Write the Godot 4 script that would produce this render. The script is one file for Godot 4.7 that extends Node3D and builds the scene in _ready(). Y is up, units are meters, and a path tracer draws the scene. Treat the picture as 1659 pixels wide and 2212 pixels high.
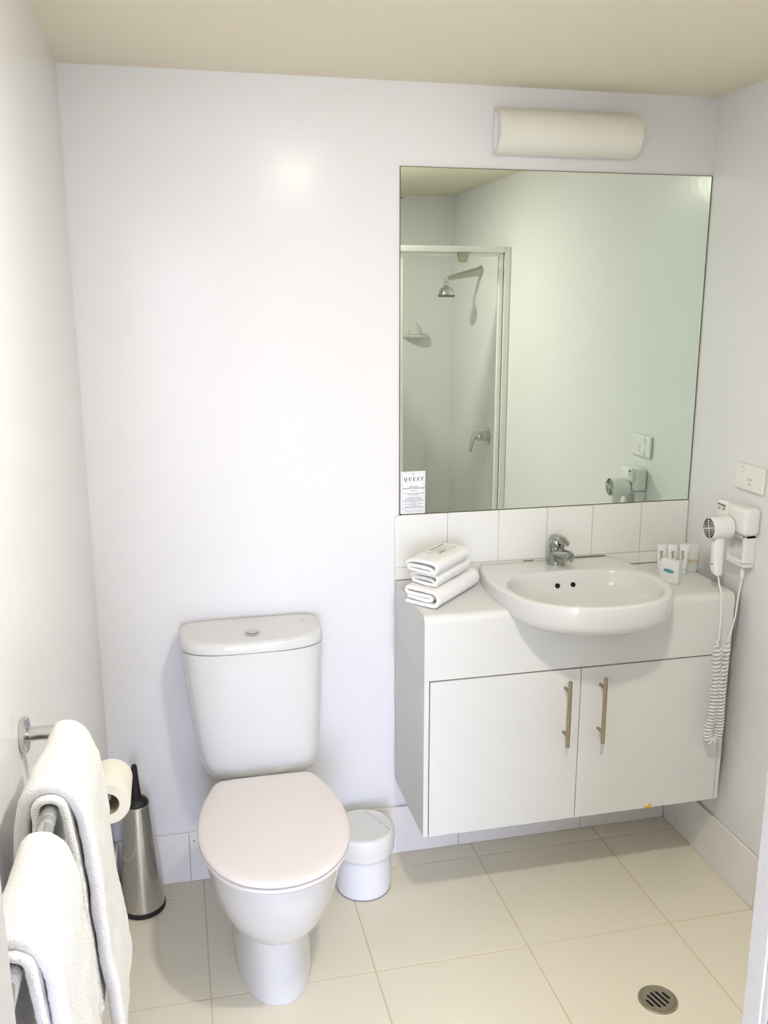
extends Node3D
# A small white hotel bathroom: x runs along the back wall (right wall at x = 0), y up, z from the back wall towards the camera.

const CEIL := 2.156
const LEFT := -1.703
const DOOR_Z := 1.74
const LAMP := Vector3(-0.96, 2.125, 1.46)

var M := {}
var used := {}


# ------------------------------------------------------------------ geometry
class Geo:
	var t := PackedVector3Array()   # triangles, counter-clockwise seen from outside

	func tri(a: Vector3, b: Vector3, c: Vector3) -> void:
		t.append(a); t.append(b); t.append(c)

	func quad(a: Vector3, b: Vector3, c: Vector3, d: Vector3) -> void:
		tri(a, b, c); tri(a, c, d)

	func fix(from: int) -> void:    # turns the triangles added since FROM so that they face outwards
		var vol := 0.0
		var o := Vector3.ZERO
		for i in range(from, t.size()): o += t[i]
		o /= maxf(1.0, t.size() - from)
		for i in range(from, t.size(), 3):
			vol += (t[i] - o).dot((t[i + 1] - o).cross(t[i + 2] - o))
		if vol < 0.0:
			for i in range(from, t.size(), 3):
				var s := t[i + 1]
				t[i + 1] = t[i + 2]
				t[i + 2] = s

	func add(other: Geo, xf: Transform3D) -> void:
		var flip := xf.basis.determinant() < 0.0
		for i in range(0, other.t.size(), 3):
			if flip: tri(xf * other.t[i], xf * other.t[i + 2], xf * other.t[i + 1])
			else: tri(xf * other.t[i], xf * other.t[i + 1], xf * other.t[i + 2])

	func box(c: Vector3, s: Vector3, r := 0.0, seg := 1, b := Basis.IDENTITY) -> void:
		var h := s / 2.0
		r = minf(r, minf(h.x, minf(h.y, h.z)) * 0.999)
		var from := t.size()
		for f in 6:
			var ax := f / 2
			var sg := 1.0 if f % 2 else -1.0
			var u := (ax + 1) % 3
			var v := (ax + 2) % 3
			var us := steps(h[u], r, seg)
			var vs := steps(h[v], r, seg)
			for i in us.size() - 1:
				for j in vs.size() - 1:
					var q := []
					for k in [[i, j], [i + 1, j], [i + 1, j + 1], [i, j + 1]]:
						var p := Vector3.ZERO
						p[ax] = sg * h[ax]; p[u] = us[k[0]]; p[v] = vs[k[1]]
						if r > 0.0:
							var inner := p.clamp(-(h - Vector3.ONE * r), h - Vector3.ONE * r)
							p = inner + (p - inner).normalized() * r
						q.append(c + b * p)
					if sg > 0: quad(q[0], q[1], q[2], q[3])
					else: quad(q[0], q[3], q[2], q[1])
		if b.determinant() < 0: fix(from)

	func steps(h: float, r: float, seg: int) -> PackedFloat32Array:
		var a := PackedFloat32Array()
		if r <= 0.0: return PackedFloat32Array([-h, h])
		for k in seg: a.append(-(h - r) - r * tan((1.0 - float(k) / seg) * PI / 4))
		a.append(-(h - r)); a.append(h - r)
		for k in seg: a.append((h - r) + r * tan(float(k + 1) / seg * PI / 4))
		return a

	# closed rings of equal length, joined one to the next; the ends are capped by fans
	func loft(rings: Array, cap0 := true, cap1 := true, closed := true) -> void:
		var from := t.size()
		var n: int = rings[0].size()
		for k in rings.size() - 1:
			var a: PackedVector3Array = rings[k]
			var b: PackedVector3Array = rings[k + 1]
			for i in (n if closed else n - 1):
				var j := (i + 1) % n
				quad(a[i], a[j], b[j], b[i])
		for e in 2:
			if (e == 0 and not cap0) or (e == 1 and not cap1): continue
			var r: PackedVector3Array = rings[0] if e == 0 else rings[-1]
			var m := Vector3.ZERO
			for p in r: m += p
			m /= n
			for i in n:
				if e == 0: tri(m, r[(i + 1) % n], r[i])
				else: tri(m, r[i], r[(i + 1) % n])
		fix(from)

	# profile of (radius, height) turned round the local y axis of XF
	func lathe(prof: Array, n := 32, xf := Transform3D.IDENTITY) -> void:
		var rings := []
		for p in prof:
			var ring := PackedVector3Array()
			for i in n:
				var a := TAU * i / n
				ring.append(xf * Vector3(p[0] * cos(a), p[1], p[0] * sin(a)))
			rings.append(ring)
		loft(rings, true, true)

	func tube(path: PackedVector3Array, r: float, n := 12, r1 := -1.0) -> void:
		var rings := []
		var up := Vector3.UP
		var last := Vector3.ZERO
		for k in path.size():
			var d := (path[mini(k + 1, path.size() - 1)] - path[maxi(k - 1, 0)]).normalized()
			if k == 0:
				up = d.cross(Vector3(0.31, 0.2, 0.93)).normalized()
			else:
				up = (up - d * up.dot(d)).normalized()
			var side := d.cross(up)
			var rr := r if r1 < 0.0 else lerpf(r, r1, float(k) / (path.size() - 1))
			var ring := PackedVector3Array()
			for i in n:
				var a := TAU * i / n
				ring.append(path[k] + (up * cos(a) + side * sin(a)) * rr)
			rings.append(ring)
		loft(rings)

	# polygon in the local xy plane of XF, from z = 0 to z = h
	func prism(poly: PackedVector2Array, h: float, xf := Transform3D.IDENTITY) -> void:
		var from := t.size()
		var n := poly.size()
		for i in n:
			var j := (i + 1) % n
			quad(xf * Vector3(poly[i].x, poly[i].y, 0), xf * Vector3(poly[j].x, poly[j].y, 0), xf * Vector3(poly[j].x, poly[j].y, h), xf * Vector3(poly[i].x, poly[i].y, h))
		var ids := Geometry2D.triangulate_polygon(poly)
		var cw := Geometry2D.is_polygon_clockwise(poly)
		for k in range(0, ids.size(), 3):
			var a := poly[ids[k]]
			var b := poly[ids[k + 1]]
			var c := poly[ids[k + 2]]
			if ((b - a).cross(c - a) < 0): 
				var s := b
				b = c
				c = s
			# (a,b,c) counter-clockwise seen from +z
			tri(xf * Vector3(a.x, a.y, h), xf * Vector3(b.x, b.y, h), xf * Vector3(c.x, c.y, h))
			tri(xf * Vector3(a.x, a.y, 0), xf * Vector3(c.x, c.y, 0), xf * Vector3(b.x, b.y, 0))
		if not wind_ok(poly): 
			for i in range(from, from + n * 6, 3):
				var s2 := t[i + 1]
				t[i + 1] = t[i + 2]
				t[i + 2] = s2
		fix(from)

	func wind_ok(poly: PackedVector2Array) -> bool:
		var a := 0.0
		for i in poly.size(): a += poly[i].cross(poly[(i + 1) % poly.size()])
		return a > 0.0

	func mesh(crease := 38.0) -> ArrayMesh:
		var at := {}
		var nf := t.size() / 3
		var fn := PackedVector3Array()
		fn.resize(nf)
		var keys := []
		keys.resize(t.size())
		for f in nf:
			fn[f] = (t[f * 3 + 1] - t[f * 3]).cross(t[f * 3 + 2] - t[f * 3])
			for k in 3:
				var key := Vector3i((t[f * 3 + k] * 50000.0).round())
				keys[f * 3 + k] = key
				if at.has(key): at[key].append(f)
				else: at[key] = [f]
		var lim := cos(deg_to_rad(crease))
		var unit := PackedVector3Array()
		unit.resize(nf)
		for f in nf: unit[f] = fn[f].normalized()
		var vs := PackedVector3Array()
		var ns := PackedVector3Array()
		for f in nf:
			if fn[f].length_squared() < 1e-22: continue
			for k in [0, 2, 1]:
				var n := Vector3.ZERO
				for g in at[keys[f * 3 + k]]:
					if unit[g].dot(unit[f]) > lim: n += fn[g]
				vs.append(t[f * 3 + k])
				ns.append(n.normalized() if n.length_squared() > 1e-24 else unit[f])
		var arr := []
		arr.resize(Mesh.ARRAY_MAX)
		arr[Mesh.ARRAY_VERTEX] = vs
		arr[Mesh.ARRAY_NORMAL] = ns
		var m := ArrayMesh.new()
		m.add_surface_from_arrays(Mesh.PRIMITIVE_TRIANGLES, arr)
		return m


# ------------------------------------------------------------------ naming and adding
func numbered(called: String) -> String:
	if not used.has(called):
		used[called] = 0
		return called
	used[called] += 1
	return "%s_%03d" % [called, used[called]]


func tag(o: Node3D, label: String, category := "", group := "", kind := "") -> Node3D:
	if label: o.set_meta("label", label)
	if category: o.set_meta("category", category)
	if group: o.set_meta("group", group)
	if kind: o.set_meta("kind", kind)
	return o


func thing(called: String, label: String, category: String, group := "") -> Node3D:
	var o := Node3D.new()
	o.name = numbered(called)
	add_child(o, true)
	return tag(o, label, category, group)


func put(called: String, g, m: Material, parent: Node3D = null, crease := 38.0) -> MeshInstance3D:
	var o := MeshInstance3D.new()
	o.name = numbered(called) if parent == null else called
	o.mesh = g.mesh(crease) if g is Geo else g
	o.material_override = m
	(self if parent == null else parent).add_child(o, true)
	return o


func setting(called: String, g, m: Material, label: String, category: String) -> MeshInstance3D:
	var o := put(called, g, m)
	tag(o, label, category, "", "structure")
	return o


func slab(a: Vector3, b: Vector3, r := 0.0) -> Geo:
	var g := Geo.new()
	g.box((a + b) / 2.0, (b - a).abs(), r)
	return g


func mat(called: String, c: Color, rough := 0.5, metal := 0.0, spec := 0.5) -> StandardMaterial3D:
	var m := StandardMaterial3D.new()
	m.resource_name = called
	m.albedo_color = c
	m.roughness = rough
	m.metallic = metal
	m.metallic_specular = spec
	M[called] = m
	return m


func c8(r: int, g: int, b: int) -> Color:
	return Color(r / 255.0, g / 255.0, b / 255.0)


func noise_map(freq: float, strength: float, size := 256, normal := true) -> NoiseTexture2D:
	var n := FastNoiseLite.new()
	n.seed = 7
	n.noise_type = FastNoiseLite.TYPE_SIMPLEX_SMOOTH
	n.frequency = freq
	n.fractal_octaves = 3
	var tex := NoiseTexture2D.new()
	tex.width = size
	tex.height = size
	tex.seamless = true
	tex.as_normal_map = normal
	tex.bump_strength = strength
	tex.noise = n
	return tex


func relief(m: StandardMaterial3D, tex: Texture2D, scale: float, amount: float) -> void:
	m.normal_enabled = true
	m.normal_texture = tex
	m.normal_scale = amount
	m.uv1_triplanar = true
	m.uv1_world_triplanar = true
	m.uv1_scale = Vector3.ONE * scale


func materials() -> void:
	var paint := mat("wall_paint", c8(236, 235, 236), 0.2, 0.0, 0.25)
	relief(paint, noise_map(0.03, 2.0), 3.0, 0.06)
	mat("ceiling_paint", c8(240, 232, 211), 0.75)
	mat("hall_paint", c8(246, 246, 246), 0.7)
	mat("hall_carpet", c8(150, 146, 140), 1.0)
	var tile := mat("floor_tile", c8(240, 233, 214), 0.32)
	relief(tile, noise_map(0.05, 3.0), 4.0, 0.05)
	mat("floor_grout", c8(218, 206, 178), 0.9)
	mat("wall_tile", c8(240, 240, 236), 0.12)
	mat("skirting_tile", c8(243, 240, 236), 0.2)
	mat("wall_grout", c8(222, 220, 211), 0.9)
	mat("mirror_silver", Color(0.93, 0.972, 0.935), 0.0, 1.0)
	mat("mirror_edge", c8(92, 84, 50), 0.4)
	var laminate := mat("laminate", c8(224, 224, 221), 0.38)
	relief(laminate, noise_map(0.05, 2.0), 6.0, 0.04)
	mat("cabinet_inside", c8(90, 84, 68), 0.9)
	mat("worktop_edge", c8(176, 170, 150), 0.6)
	var china := mat("porcelain", c8(222, 222, 221), 0.1)
	china.clearcoat_enabled = true
	china.clearcoat = 0.4
	china.clearcoat_roughness = 0.05
	mat("seat_plastic", c8(236, 229, 227), 0.2)
	mat("white_plastic", c8(238, 238, 238), 0.25)
	mat("cream_plastic", c8(238, 237, 232), 0.25)
	mat("bin_plastic", c8(243, 243, 248), 0.22)
	mat("bin_lid_plastic", c8(239, 239, 237), 0.3)
	mat("chrome", Color(0.80, 0.81, 0.81), 0.06, 1.0)
	mat("tap_chrome", Color(0.66, 0.67, 0.65), 0.08, 1.0)
	mat("door_paint", c8(206, 204, 202), 0.4)
	mat("satin_metal", Color(0.66, 0.62, 0.52), 0.36, 1.0)
	mat("steel", Color(0.80, 0.79, 0.77), 0.13, 1.0)
	mat("drain_steel", Color(0.70, 0.67, 0.60), 0.34, 1.0)
	mat("black_rubber", c8(22, 20, 26), 0.5)
	mat("dark_hole", c8(14, 12, 10), 0.9)
	mat("ink", c8(38, 36, 40), 0.8)
	mat("pale_ink", c8(150, 150, 160), 0.8)
	mat("brown_ink", c8(104, 92, 60), 0.8)
	mat("tan_ink", c8(206, 180, 150), 0.8)
	mat("blue_ink", c8(120, 178, 190), 0.6)
	mat("dark_blue_ink", c8(70, 120, 136), 0.6)
	mat("paper", c8(236, 236, 240), 0.7)
	mat("tissue", c8(247, 244, 234), 1.0)
	mat("cardboard", c8(176, 160, 130), 0.9)
	mat("mould", c8(128, 114, 80), 0.9)
	mat("raw_board", c8(226, 176, 60), 0.8)
	mat("white_frame", c8(242, 242, 240), 0.35)
	mat("lamp_shade", c8(238, 236, 226), 0.35)
	mat("pale_marks", c8(178, 174, 150), 0.8)
	var terry := mat("terry", c8(243, 242, 240), 1.0, 0.0, 0.1)
	relief(terry, noise_map(0.09, 8.0, 512), 7.0, 0.9)
	terry.rim_enabled = true
	terry.rim = 0.3
	var fine := mat("hand_terry", c8(245, 244, 243), 1.0, 0.0, 0.1)
	relief(fine, noise_map(0.11, 8.0, 512), 22.0, 0.35)
	var glass := mat("clear_glass", Color(0.93, 0.98, 0.95, 0.04), 0.0)
	glass.transparency = BaseMaterial3D.TRANSPARENCY_ALPHA
	var frosted := mat("clear_plastic", Color(0.97, 0.97, 0.95, 0.55), 0.3)
	frosted.transparency = BaseMaterial3D.TRANSPARENCY_ALPHA
	var glow := mat("lamp_glow", c8(255, 250, 240), 0.5)
	glow.emission_enabled = true
	glow.emission = Color(1.0, 0.95, 0.86)
	glow.emission_energy_multiplier = 3.0


func lettering(words: String, size: float, at: Transform3D, m: Material, parent: Node3D, called := "lettering", font := "Droid Sans", bold := false, depth := 0.0002) -> MeshInstance3D:
	var f := SystemFont.new()
	f.font_names = PackedStringArray([font])
	if bold: f.font_weight = 700
	var tm := TextMesh.new()
	tm.text = words
	tm.font = f
	tm.font_size = 32
	tm.pixel_size = size / 32.0
	tm.depth = depth
	tm.curve_step = 4.0
	tm.line_spacing = -6.0
	tm.horizontal_alignment = HORIZONTAL_ALIGNMENT_CENTER
	tm.vertical_alignment = VERTICAL_ALIGNMENT_CENTER
	var o := MeshInstance3D.new()
	o.name = called
	o.mesh = tm
	o.material_override = m
	o.transform = at
	parent.add_child(o, true)
	return o


func _ready() -> void:
	# ---- camera
	var cam := Camera3D.new()
	cam.name = "camera"
	cam.position = Vector3(-1.479, 1.617, 2.387)
	cam.rotation_degrees = Vector3(-12.94, -12.96, -0.08)
	cam.fov = rad_to_deg(2.0 * atan(1106.0 / 1970.0))
	cam.near = 0.05
	cam.current = true
	add_child(cam)
	# ---- sky, exposure
	var we := WorldEnvironment.new()
	we.name = "world"
	var env := Environment.new()
	env.background_mode = Environment.BG_SKY
	var sky := Sky.new()
	var sm := ProceduralSkyMaterial.new()
	sm.sky_top_color = c8(186, 200, 240)
	sm.sky_horizon_color = c8(216, 221, 247)
	sm.ground_horizon_color = c8(206, 208, 226)
	sm.ground_bottom_color = c8(150, 154, 164)
	sm.sky_energy_multiplier = 1.0
	sm.ground_energy_multiplier = 1.0
	sky.sky_material = sm
	env.sky = sky
	env.background_energy_multiplier = 29
	env.tonemap_mode = Environment.TONE_MAPPER_LINEAR
	env.tonemap_exposure = 0.97
	env.sdfgi_enabled = true
	env.ssao_enabled = true
	env.ssil_enabled = true
	we.environment = env
	add_child(we)
	materials()
	# ---- the lamp that lights the room
	ceiling_lamp()
	# ---- structure
	shell()
	floor_tiles()
	skirting()
	splashback()
	hall()
	shower()
	# ---- furniture and objects
	mirror()
	wall_light()
	vanity()
	worktop_and_basin()
	faucet()
	toilet()
	bin()
	brush()
	paper_holder()
	towel_rail()
	folded_towels()
	toiletries()
	socket()
	hair_dryer()
	drain()


func ceiling_lamp() -> void:
	var t := thing("ceiling_lamp", "round ceiling lamp with a glowing lens and white rim in front of the bathroom door", "lamp")
	t.position = Vector3(LAMP.x, CEIL, LAMP.z)
	var g := Geo.new()
	g.lathe([[0.062, 0.0], [0.085, 0.0], [0.085, -0.006], [0.080, -0.010], [0.064, -0.010], [0.062, -0.006], [0.062, 0.0]], 40)
	put("trim_ring", g, M.white_frame, t)
	var d := Geo.new()
	d.lathe([[0.0, -0.020], [0.030, -0.0195], [0.046, -0.018], [0.053, -0.014], [0.055, -0.008], [0.052, -0.004], [0.0, -0.004]], 40)
	put("lamp_diffuser", d, M.lamp_glow, t)
	var l := OmniLight3D.new()
	l.name = "lamp_light"
	l.light_size = 0.015
	l.light_color = Color(1.0, 0.985, 0.93)
	l.light_energy = 0.12
	l.omni_range = 12.0
	l.omni_attenuation = 2.0
	l.shadow_enabled = true
	l.position = Vector3(0, -0.037, 0)
	t.add_child(l)
	var a := AreaLight3D.new()
	a.name = "lamp_downlight"
	a.area_size = Vector2(0.09, 0.09)
	a.light_color = l.light_color
	a.light_energy = 1.48
	a.area_range = 12.0
	a.area_attenuation = 2.0
	a.shadow_enabled = true
	a.position = Vector3(0, -0.0215, 0)
	a.rotation_degrees = Vector3(-90, 0, 0)
	t.add_child(a)


func shell() -> void:
	setting("wall_back", slab(Vector3(-2.7, 0, -0.12), Vector3(0.1, CEIL, 0)), M.wall_paint, "plain white painted back wall behind the toilet and the mirror", "wall")
	setting("wall_left", slab(Vector3(LEFT - 0.1, 0, 0), Vector3(LEFT, CEIL, DOOR_Z + 0.1)), M.wall_paint, "white painted left wall that carries the towel rail", "wall")
	setting("wall_right", slab(Vector3(0, 0, 0), Vector3(0.1, CEIL, 2.52)), M.wall_paint, "white painted right wall that carries the hair dryer and the socket", "wall")
	setting("ceiling", slab(Vector3(-2.8, CEIL, -0.12), Vector3(0.1, CEIL + 0.1, 4.8)), M.ceiling_paint, "plain cream ceiling above the mirror and the wall light", "ceiling")
	# the wall with the doorway the photograph is taken through
	var w := Geo.new()
	w.box(Vector3((LEFT - 1.634) / 2, CEIL / 2, DOOR_Z + 0.05), Vector3(-1.634 - LEFT, CEIL, 0.08))
	w.box(Vector3(-1.30, (CEIL + 2.044) / 2, DOOR_Z + 0.05), Vector3(0.668, CEIL - 2.044, 0.08))
	w.box(Vector3(-0.894, CEIL / 2, DOOR_Z + 0.05), Vector3(0.118, CEIL, 0.1))
	setting("wall_front", w, M.wall_paint, "white wall with the doorway opposite the mirror", "wall")
	var ds := put("door_1", slab(Vector3(-1.634, 2.034, DOOR_Z), Vector3(-0.967, 2.044, DOOR_Z + 0.1)), M.door_paint)
	tag(ds, "white door frame at the left and right lower edges of the view", "door frame", "", "structure")
	put("jamb", slab(Vector3(-1.644, 0, DOOR_Z), Vector3(-1.622, 2.034, DOOR_Z + 0.1), 0.002), M.door_paint, ds)
	put("jamb", slab(Vector3(-0.979, 0, DOOR_Z), Vector3(-0.95, 2.034, DOOR_Z + 0.0235), 0.0012), M.door_paint, ds)
	put("jamb_rebate", slab(Vector3(-0.9765, 0, DOOR_Z + 0.0235), Vector3(-0.95, 2.034, DOOR_Z + 0.0305), 0.0012), M.door_paint, ds)
	put("door_seal", slab(Vector3(-0.9755, 0, DOOR_Z + 0.0305), Vector3(-0.95, 2.034, DOOR_Z + 0.046), 0.0012), M.black_rubber, ds)


func floor_tiles() -> void:
	var fl := setting("floor", slab(Vector3(-2.8, -0.12, -0.12), Vector3(0.1, -0.0014, 4.8)), M.floor_grout, "floor of large square cream tiles with thin grout lines", "floor")
	var xs := [LEFT + 0.004, -1.465, -1.063, -0.661, -0.259, -0.004]
	var zs := [0.004, 0.079, 0.481, 0.883, 1.285, 1.687]
	var rng := RandomNumberGenerator.new()
	rng.seed = 4
	for i in 5:
		for j in 5:
			var a := Vector3(xs[i] + 0.0016, -0.02, zs[j] + 0.0016)
			var b := Vector3(xs[i + 1] - 0.0016, 0, zs[j + 1] - 0.0016)
			if i == 3 and j == 2:   # this tile is cut for the drain
				var cut := CSGBox3D.new()
				cut.name = "tile"
				cut.size = b - a
				cut.position = (a + b) / 2
				cut.material = M.floor_tile
				var hole := CSGCylinder3D.new()
				hole.name = "drain_cut"
				hole.operation = CSGShape3D.OPERATION_SUBTRACTION
				hole.radius = 0.0465
				hole.height = 0.1
				hole.sides = 48
				hole.position = Vector3(-0.43, 0, 0.726) - cut.position
				cut.add_child(hole)
				fl.add_child(cut, true)
				continue
			var tl := put("tile", slab(a, b, 0.0012), M.floor_tile, fl)
			tl.position.y = rng.randf_range(-0.0003, 0.0003)


func skirting() -> void:
	var h := 0.153
	var back := setting("baseboard_back", slab(Vector3(LEFT + 0.002, 0, 0), Vector3(-0.002, h - 0.003, 0.006)), M.wall_grout, "white tiled skirting along the back wall", "baseboard")
	var xs := [LEFT + 0.01, -1.5, -1.1, -0.7, -0.3, -0.01]
	for i in 5:
		put("tile", slab(Vector3(xs[i] + 0.001, 0.001, 0.002), Vector3(xs[i + 1] - 0.001, h, 0.011), 0.0015), M.skirting_tile, back)
	var sp := Geo.new()
	sp.lathe([[0.0, 0.0], [0.0022, 0.0], [0.0020, 0.0006], [0.0, 0.0009]], 10, Transform3D(Basis(Vector3(1, 0, 0), Vector3(0, 0, 1), Vector3(0, -1.6, 0)), Vector3(-1.487, 0.128, 0.011)))
	put("dirt_spot", sp, M.mould, back)
	var right := setting("baseboard_right", slab(Vector3(-0.006, 0, 0.011), Vector3(0, h - 0.003, 1.54)), M.wall_grout, "white tiled skirting along the right wall under the vanity", "baseboard")
	var zs := [0.011, 0.079, 0.481, 0.883, 1.285, 1.54]
	for i in 5:
		put("tile", slab(Vector3(-0.011, 0.001, zs[i] + 0.001), Vector3(-0.002, h, zs[i + 1] - 0.001), 0.0015), M.skirting_tile, right)
	var left := setting("baseboard_left", slab(Vector3(LEFT, 0, 0.011), Vector3(LEFT + 0.006, h - 0.003, 1.73)), M.wall_grout, "white tiled skirting along the left wall behind the toilet brush", "baseboard")
	zs[5] = 1.687
	for i in 5:
		put("tile", slab(Vector3(LEFT + 0.002, 0.001, zs[i] + 0.001), Vector3(LEFT + 0.011, h, zs[i + 1] - 0.001), 0.0015), M.skirting_tile, left)


func splashback() -> void:
	var s := setting("trim_1", slab(Vector3(-0.899, 0.858, 0), Vector3(-0.001, 1.041, 0.005)), M.wall_grout, "row of square white glazed tiles between the mirror and the worktop", "splashback")
	var xs := [-0.9005, -0.7495, -0.597, -0.450, -0.309, -0.154, -0.001]
	for i in 6:
		if i == 0:   # the first tile has a rounded outer corner
			var p := PackedVector2Array([Vector2(xs[0], 0.8945), Vector2(xs[1] - 0.001, 0.8945), Vector2(xs[1] - 0.001, 1.0435)])
			for k in 6:
				var a := PI / 2 + k / 5.0 * PI / 2
				p.append(Vector2(xs[0] + 0.012 + cos(a) * 0.012, 1.0315 + sin(a) * 0.012))
			var g := Geo.new()
			g.prism(p, 0.008)
			put("tile", g, M.wall_tile, s)
		else:
			put("tile", slab(Vector3(xs[i] + 0.001, 0.8945, 0.001), Vector3(xs[i + 1] - 0.001, 1.0435, 0.008), 0.0012), M.wall_tile, s)
		put("cut_tile", slab(Vector3(xs[i] + (0.001 if i else 0.0), 0.8585, 0.001), Vector3(xs[i + 1] - 0.001, 0.8925, 0.008), 0.0012), M.wall_tile, s)


func hall() -> void:
	setting("wall_hall_left", slab(Vector3(-2.8, 0, DOOR_Z), Vector3(-2.7, CEIL, 4.8)), M.hall_paint, "white hall wall to the left of the doorway, behind the camera", "wall")
	setting("wall_hall_front", slab(Vector3(-2.7, 0, DOOR_Z + 0.02), Vector3(LEFT - 0.1, CEIL, DOOR_Z + 0.1)), M.hall_paint, "white hall wall beside the doorway, behind the camera", "wall")
	setting("wall_shower_side", slab(Vector3(-0.95, 0, DOOR_Z + 0.1), Vector3(-0.835, CEIL, 4.8)), M.wall_paint, "white wall between the hall and the shower", "wall")
	setting("wall_shower_rear", slab(Vector3(-0.835, 0, 2.42), Vector3(0.0, CEIL, 2.52)), M.wall_paint, "pale rear wall of the shower that holds the soap dish", "wall")
	var w := Geo.new()
	w.box(Vector3(-2.5, CEIL / 2, 4.75), Vector3(0.4, CEIL, 0.1))
	w.box(Vector3(-1.05, CEIL / 2, 4.75), Vector3(0.17, CEIL, 0.1))
	w.box(Vector3(-1.7175, 2.113, 4.75), Vector3(1.165, CEIL - 2.07, 0.1))
	w.box(Vector3(-1.7175, 0.1, 4.75), Vector3(1.165, 0.2, 0.1))
	setting("wall_hall_rear", w, M.hall_paint, "hall wall with a tall window, far behind the camera", "wall")
	var f := Geo.new()
	for x in [-2.28, -1.155]: f.box(Vector3(x, 1.135, 4.75), Vector3(0.04, 1.87, 0.05))
	for y in [0.22, 2.05]: f.box(Vector3(-1.7175, y, 4.75), Vector3(1.085, 0.04, 0.05))
	var wi := setting("window_1", f, M.white_frame, "tall hall window that lets in daylight behind the camera", "window")
	put("pane", slab(Vector3(-2.26, 0.24, 4.748), Vector3(-1.175, 2.03, 4.752)), M.clear_glass, wi)


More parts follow.
